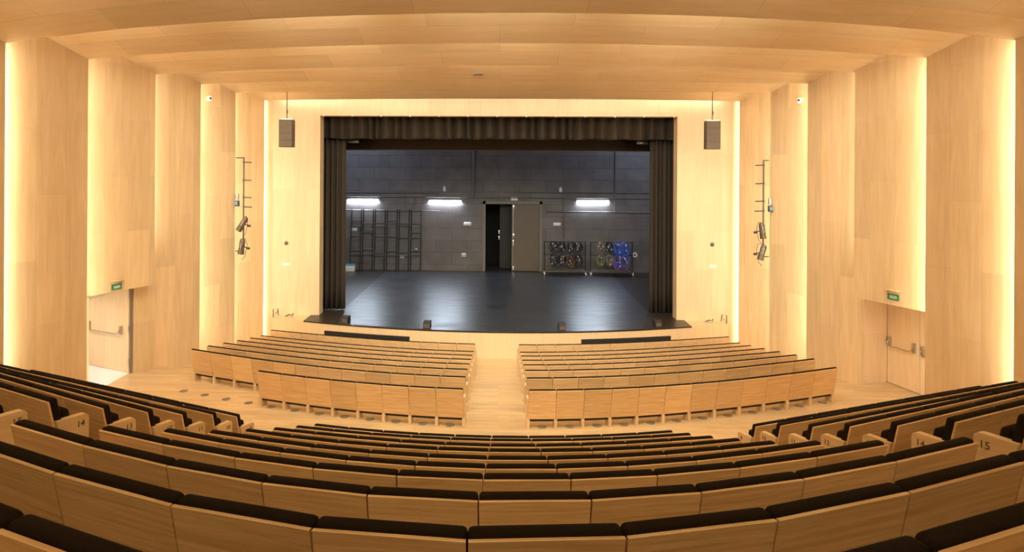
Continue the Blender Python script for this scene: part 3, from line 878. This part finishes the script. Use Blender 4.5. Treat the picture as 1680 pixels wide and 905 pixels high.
fx = fixture('direction_sign', -7.42, -3.2, .30, .15, 'small pale green emergency sign behind the first ladder frame', 'sign', 'lightgreen', d=.02, r=.003)
box_obj('white_panel', (-.02, -.03, -.07), (.05, -.02, .07), M['white'], fx)
t = empty('wall_clock', P(6.88, BY, -4.36)); mb = MB(); mb.tube([(0, -.05, 0), (0, 0, 0)], .13, 20); mb.build('dial', M['white'], t)
mb = MB(); mb.tube([(0, -.06, 0), (0, -.01, 0)], [.06, .06], 16); mb.build('centre', M['frame'], t); tag(t, 'small round white wall outlet right of the cable carts', 'outlet')
# white crate on the stage floor at the left
t = empty('plastic_crate', P(-7.55, 33.7, STG)); box_obj('tub', (-.28, -.2, 0), (.28, .2, .30), M['white'], t, .02); box_obj('lid', (-.30, -.22, .30), (.30, .22, .35), M['lamp_blue'], t, .01)
tag(t, 'pale plastic crate on stage floor beside the curtain and ladder frames', 'crate')

# ladder frames leaning on the back wall
def ladder(x, w, rungs, label, lean=.35):
    t = empty('ladder_frame', P(x, 33.75, STG))
    Z = 3.12
    for s in (-1, 1):
        mb = MB(); mb.tube([(s * w / 2, 0, .0), (s * w / 2, lean, Z)], .028, 8); mb.build('upright', M['black'], t)
    for z in rungs:
        mb = MB(); y = lean * z / Z; mb.tube([(-w / 2, y, z), (w / 2, y, z)], .030, 8); mb.build('rung', M['duct'], t)
    for s in (-1, 1):
        mb = MB(); mb.tube([(s * w / 2, -.0, .02), (s * w / 2 + .03 * s, -.12, .02 + .0), (s * w / 2, 0, .38)], .014, 6); mb.build('foot', M['silver'], t)
    tag(t, label, 'ladder frame', 'ladder frames standing against the black stage wall')
LR = [[3.05, 2.55, 2.25, 1.75, 1.05, .85], [3.05, 2.4, 2.05, 1.95, 1.1, .85], [3.05, 2.42, 2.25, 1.75, .92, .8], [3.05, 2.55, 2.4, 1.75, 1.02, .82], [3.05, 2.4, 2.3, 1.7, .98, .8], [3.05, 2.4, 1.95, 1.7, 1.05, .85]]
for k in range(6):
    ladder(-7.28 + k * .615, .50, LR[k], f'black ladder frame against the stage wall, {ORD[k]} from the curtain side')

# cable carts
def coil(x, z, r, mat, label, extra=None):
    t = empty('cable_coil', P(x, 33.28, z)); rnd = random.Random(int(x * 100) + int(z * 10))
    groups_ = [(mat, 9)] + ([(extra, 4)] if extra else [])
    for mname, cnt in groups_:
        mb = MB()
        for k in range(cnt):
            pts = []; rr = r * rnd.uniform(.75, 1.25); ex = rnd.uniform(1.2, 1.9); oy = rnd.uniform(-.05, .05); ox = rnd.uniform(-.04, .04); ph = rnd.uniform(0, 6.28)
            for q in range(20):
                a = 2 * PI * q / 20; wv = 1 + .22 * math.sin(3 * a + ph); pts.append((ox + rr * wv * math.sin(a), oy + .02 * math.sin(3 * a), -rr * ex + rr * ex * math.cos(a) * (1 + .1 * math.sin(2 * a + ph) * (1 - math.cos(a)))))
            mb.tube(pts, .017, 6, closed=True)
        mb.build('cable_loops' , M[mname], t)
    for _ in range(4):
        px_, pz_ = rnd.uniform(-.12, .12), -r * rnd.uniform(.1, 3.0)
        mb = MB(); mb.tube([(px_, -.09, pz_), (px_ + rnd.uniform(-.03, .03), -.10, pz_ - .07)], .020, 8); mb.build('plug', M['silver'], t)
    tag(t, label, 'cable', 'cable coils hung on the carts')
def cart(x0, x1, label):
    t = empty('cable_cart', P((x0 + x1) / 2, 33.3, STG)); h = (x1 - x0) / 2
    box_obj('shelf', (-h, -.28, .17), (h, .28, .22), M['darksteel'], t)
    for x in (-h + .04, h - .04):
        mb = MB(); mb.tube([(x, 0, .2), (x, 0, 1.66)], .028, 8); mb.build('upright', M['black'], t)
        for y in (-.22, .22):
            mb = MB(); mb.tube([(x - .022, y, .06), (x + .022, y, .06)], .06, 14); mb.box((x - .03, y - .02, .07), (x + .03, y + .02, .18)); mb.build('caster', M['white'], t)
    for z in (1.62, .98):
        mb = MB(); mb.tube([(-h, 0, z), (h, 0, z)], .022, 8)
        for k in range(4):
            x = -h + .38 + k * (2 * h - .75) / 3; mb.tube([(x, 0, z), (x, -.12, z + .01), (x, -.13, z + .05)], .012, 6)
        mb.build('hook_rail', M['black'], t)
    tag(t, label, 'cart')
cart(2.22, 4.32, 'wheeled black cart with black cables, right beside the stage door')
cart(4.50, 6.62, 'wheeled black cart with blue and coloured cables, further from the door')
cl = ['black', 'black', 'black', 'black', 'yellow', 'black', 'blue', 'blue']
xs8 = [2.72, 3.12, 3.55, 3.92, 5.02, 5.46, 5.86, 6.22]
for j, (z, rr) in enumerate(((-3.62, .14), (-4.26, .15))):
    for k, x in enumerate(xs8):
        base = {'black': 'cable', 'yellow': 'yellow', 'blue': 'blue'}[cl[k]]
        extra = None
        if k == 6 and j == 1: extra = 'red'
        if k == 7 and j == 1: extra = 'orange'
        if k == 5 and j == 1: base = 'duct'
        if k == 4 and j == 0: base = 'duct'
        if k == 2 and j == 1: extra = 'orange'
        cname = {'cable': 'black', 'yellow': 'yellow-green', 'blue': 'blue', 'duct': 'brownish-grey'}[base] + (f' and {extra}' if extra else '')
        coil(x, z, rr * (1.2 if base == 'blue' else 1), 'frame' if base == 'duct' else base, f"{cname} cable coil on the {'upper' if j == 0 else 'lower'} rail, {ORD[k % 4]} hook of the {'door-side' if k < 4 else 'far'} cart", extra)

# small foldback boxes along the stage lip
def lip_speaker(x, label, tilt=.25):
    t = empty('stage_lip_speaker', P(x, smooth_ap(x) + .24, STG + .008), math.atan2(x, 18))
    mb = MB(); prof = [(-.10, 0), (.12, 0), (.12, .22), (-.03, .22), (-.10, .14)]
    mb.prism(prof, -.115, .115); mb.build('cabinet', M['black'], t)
    mb = MB(); prof = [(-.106, .012), (-.10, .012), (-.10, .135), (-.106, .133)]; mb.prism(prof, -.10, .10); mb.build('front_grille', M['grille'], t)
    tag(t, label, 'speaker')
lip_speaker(-2.33, 'small black speaker on the stage lip below the middle tube light')
lip_speaker(2.07, 'small black speaker on the stage lip right of the centre aisle')
lip_speaker(-5.15, 'small black speaker on the stage lip at the corner by the ladder-side curtain')
lip_speaker(5.3, 'small grey-brown box on the stage lip at the cable-cart side curtain')

# overhead work lights peeking under the valance
def flood(x, label):
    t = empty('floodlight', P(x, 25.3, .98))
    box_obj('case', (-.20, -.1, -.06), (.20, .1, .05), M['silver'], t, .01)
    box_obj('front_glass', (-.16, .1, -.05), (.16, .115, .04), M['lamp_blue'], t)
    mb = MB(); mb.tube([(0, 0, .04), (0, 0, 5.21)], .014, 6); mb.build('drop_rod', M['black'], t)
    tag(t, label, 'floodlight')
flood(-5.55, 'small blue-white floodlight hung under the valance at its ladder-side end')
flood(5.35, 'small blue-white floodlight hung under the valance at its cable-cart end')
for x in (-8.3, 8.3):
    area('work_light', P(x, 28.5, 2.2), (-x * .02, 1, -.12), .6, .3, 170, (.62, .74, 1), roll_axis=(1, 0, 0))

# ------------------------------------------------------------------ hall fittings
def line_array(x, y, label):
    t = empty('hanging_speaker', P(x, y, .62))
    mb = MB(); mb.bbox((-.22, -.14, 0), (.22, .16, .88), .015); mb.build('cabinet', M['grille'], t)
    for k in range(4):
        mb = MB(); mb.box((-.205, -.155, .02 + k * .215), (.205, -.138, .215 + k * .215)); mb.build('grille_panel', M['grille'], t)
    mb = MB(); mb.box((-.22, -.02, .885), (.22, .02, .925)); mb.box((-.22, -.02, .86), (-.205, .02, .92)); mb.box((.205, -.02, .86), (.22, .02, .92)); mb.build('fly_bar', M['steel'], t)
    mb = MB(); mb.cyl((0, 0, .92), (0, 0, 2.36), .016, 8); mb.tube([(0, 0, 1.06), (.03, 0, 1.14), (0, 0, 1.22)], .012, 6); mb.build('hanging_rod', M['darksteel'], t)
    tag(t, label, 'speaker')
line_array(-6.82, 21.3, 'grey hanging speaker column on a rod beside the ladder-side edge of the stage opening')
line_array(6.68, 21.3, 'grey hanging speaker column on a rod beside the cable-cart-side edge of the stage opening')

def boom(side, x, y, label):
    t = empty('lighting_boom', P(x, y, -2.75)); s = -side       # arms point towards the stage opening
    mb = MB(); mb.cyl((0, 0, -.02), (0, 0, 3.04), .024, 10); mb.build('pole', M['darksteel'], t)
    for z in (.08, 3.02):
        mb = MB(); mb.cyl((0, 0, z), (side * .28, .10, z), .018, 8); mb.build('wall_arm', M['darksteel'], t)
    for z, L_ in ((2.88, .25), (2.32, .25), (1.78, .25), (1.48, .27)):
        mb = MB(); mb.cyl((0, 0, z), (s * L_, -.02, z - .01), .020, 8); mb.tube([(-.03, 0, z - .0), (.03, 0, z)], .034, 10); mb.build('crossarm', M['darksteel'], t)
    tag(t, label, 'lighting pole')
def spot(side, x, y, z, rot, label, long=.48):
    t = empty('spotlight', P(x, y, z)); s = -side
    T = Matrix.Rotation(rot * s, 4, 'Y')
    mb = MB(); a, b = T @ Vector((0, -.06, long / 2)), T @ Vector((0, -.06, -long / 2))
    mb.tube([a, a.lerp(b, .15), a.lerp(b, .6), b], [.062, .085, .085, .095], 14); mb.build('lamp_body', M['darksteel'], t)
    mb = MB()
    for q in (.25, .35, .45, .55): 
        c = a.lerp(b, q); d = (b - a).normalized(); mb.tube([c, c + d * .012], .094, 14)
    mb.build('cooling_fins', M['steel'], t)
    mb = MB(); mb.tube([(0, -.06, .02), (s * .12, -.06, -.02), (s * .20, -.04, -.05)], .016, 6); mb.tube([(s * .16, -.05, -.05), (s * .25, -.05, -.06)], .035, 8); mb.build('yoke', M['black'], t)
    mb = MB(); mb.tube([a + Vector((0, 0, 0)), (s * .12, -.05, long / 2 + .02), (s * .17, -.05, .05), (s * .10, -.05, -long / 2 - .06), (0, -.03, -long / 2 - .18)], .008, 5); mb.build('lead', M['cable'], t)
    tag(t, label, 'spotlight')
boom(-1, -8.02, 20.8, 'dark upright pipe with short arms on the wall beside the ladder-side hanging speaker')
boom(1, 8.08, 20.8, 'dark upright pipe with short arms on the wall beside the cable-cart-side hanging speaker')
spot(-1, -8.0, 20.72, -1.80, .55, 'tilted dark spotlight, upper one on the ladder-side lighting pole')
spot(-1, -8.02, 20.72, -2.50, .15, 'upright dark spotlight, lower one on the ladder-side lighting pole')
spot(1, 8.0, 20.72, -1.86, .12, 'upright dark spotlight, upper one on the cable-cart-side lighting pole')
spot(1, 8.0, 20.72, -2.52, -.28, 'tilted dark spotlight, lower one on the cable-cart-side lighting pole')
def wall_box_fix(x, y, z, label):
    t = empty('wall_projector', P(x, y, z))
    box_obj('case', (-.05, -.08, -.16), (.06, .06, .02), M['darksteel'], t, .012)
    box_obj('upper_case', (-.045, -.06, .06), (.045, .05, .24), M['steel'], t, .012)
    mb = MB(); mb.tube([(0, -.09, -.06), (0, -.12, -.06)], .05, 14); mb.build('lens', M['lamp_blue'], t)
    mb = MB(); mb.box((-.02, 0, -.2), (.02, .03, .26)); mb.build('mounting_plate', M['steel'], t)
    tag(t, label, 'projector lamp')
wall_box_fix(-8.24, 20.85, -1.10, 'small steel and blue lamp beside the ladder-side lighting pole')
wall_box_fix(8.20, 20.6, -1.12, 'small steel and blue lamp beside the cable-cart-side lighting pole')
# small things on the stage wall
def knob(x, z, label):
    t = empty('wall_sensor', P(x, SY, z)); mb = MB(); mb.tube([(0, 0, 0), (0, -.03, 0), (0, -.05, 0)], [.065, .06, .03], 16); mb.build('dome', M['darksteel'], t)
    mb = MB(); mb.tube([(0, 0, 0), (0, -.008, 0)], .075, 16); mb.build('collar', M['frame'], t); tag(t, label, 'sensor')
knob(-7.55, -2.72, 'small round dark fitting on the pale stage wall, ladder side'); knob(7.42, -2.62, 'small round dark fitting on the pale stage wall, cable-cart side')
def plate(x, z, label):
    t = empty('switch_plate', P(x, SY, z)); box_obj('plate', (-.13, -.015, -.05), (.13, 0, .05), M['white'], t, .006)
    box_obj('switch', (-.03, -.025, -.025), (.03, -.012, .025), M['white'], t, .004); tag(t, label, 'switch plate')
plate(-7.55, -3.48, 'white switch plate on the pale stage wall, ladder side'); plate(7.45, -3.38, 'white switch plate on the pale stage wall, cable-cart side')
def dome(x, y, z, side, label):
    t = empty('security_camera', P(x, y, z)); mb = MB(); bm = bmesh.new(); bmesh.ops.create_uvsphere(bm, u_segments=16, v_segments=12, radius=.09); mb.bm(bm, None, True); mb.build('dome', M['white'], t)
    mb = MB(); mb.tube([(0, 0, 0), (-side * -.12, .03, 0)], .05, 12); mb.build('mount', M['white'], t)
    mb = MB(); mb.tube([(-side * .05, -.07, .0), (-side * .075, -.11, .0)], .03, 12); mb.build('lens', M['black'], t); tag(t, label, 'camera')
dome(-8.72, 19.88, 2.03, -1, 'white dome camera high on the wall panel before the ladder-side lighting pole')
dome(8.60, 19.55, 1.98, 1, 'white dome camera high on the wall panel before the cable-cart-side lighting pole')
# stage lip handrails by the steps
def rail(side, label):
    x = -7.88 if side < 0 else 7.80; y = smooth_ap(x) + .05; s = -side
    t = empty('handrail', P(x, y, STG - .02))
    mb = MB(); mb.tube([(0, 0, -.14), (0, 0, .28), (s * .16, 0, .30), (s * .18, 0, .08)], .018, 8); mb.build('rail_tube', M['darksteel'], t)
    mb = MB(); mb.tube([(s * .05, 0, .12), (s * .15, 0, .22)], .02, 8); mb.build('clamp', M['steel'], t)
    tag(t, label, 'handrail')
    t = empty('cable_clamp', P(x + s * .55, y + .1, STG - .02))
    mb = MB(); mb.tube([(-.14, 0, .03), (-.02, 0, .09), (.10, 0, .05), (.12, 0, .13)], .025, 8); mb.build('arm', M['darksteel'], t)
    mb = MB(); mb.bbox((-.03, -.04, 0), (.12, .04, .06), .01); mb.build('foot', M['steel'], t)
    tag(t, label.replace('bent dark handrail', 'small dark clamp beside the handrail'), 'clamp')
rail(-1, 'bent dark handrail on the wooden stage ledge, ladder side'); rail(1, 'bent dark handrail on the wooden stage ledge, cable-cart side')
# slot in the ceiling
t = empty('ceiling_vent', P(-.56, 17.36, 2.33 + CSAW * (arc_y(8, -.56) - 17.36) - .012))
mb = MB(); mb.box((-.12, -.05, -.0), (.12, .05, .02)); mb.build('frame', M['frame'], t); mb = MB(); mb.box((-.11, -.035, -.012), (.11, .035, 0)); mb.build('slot', M['black'], t)
tag(t, 'small dark slot vent in the wooden ceiling', 'vent')
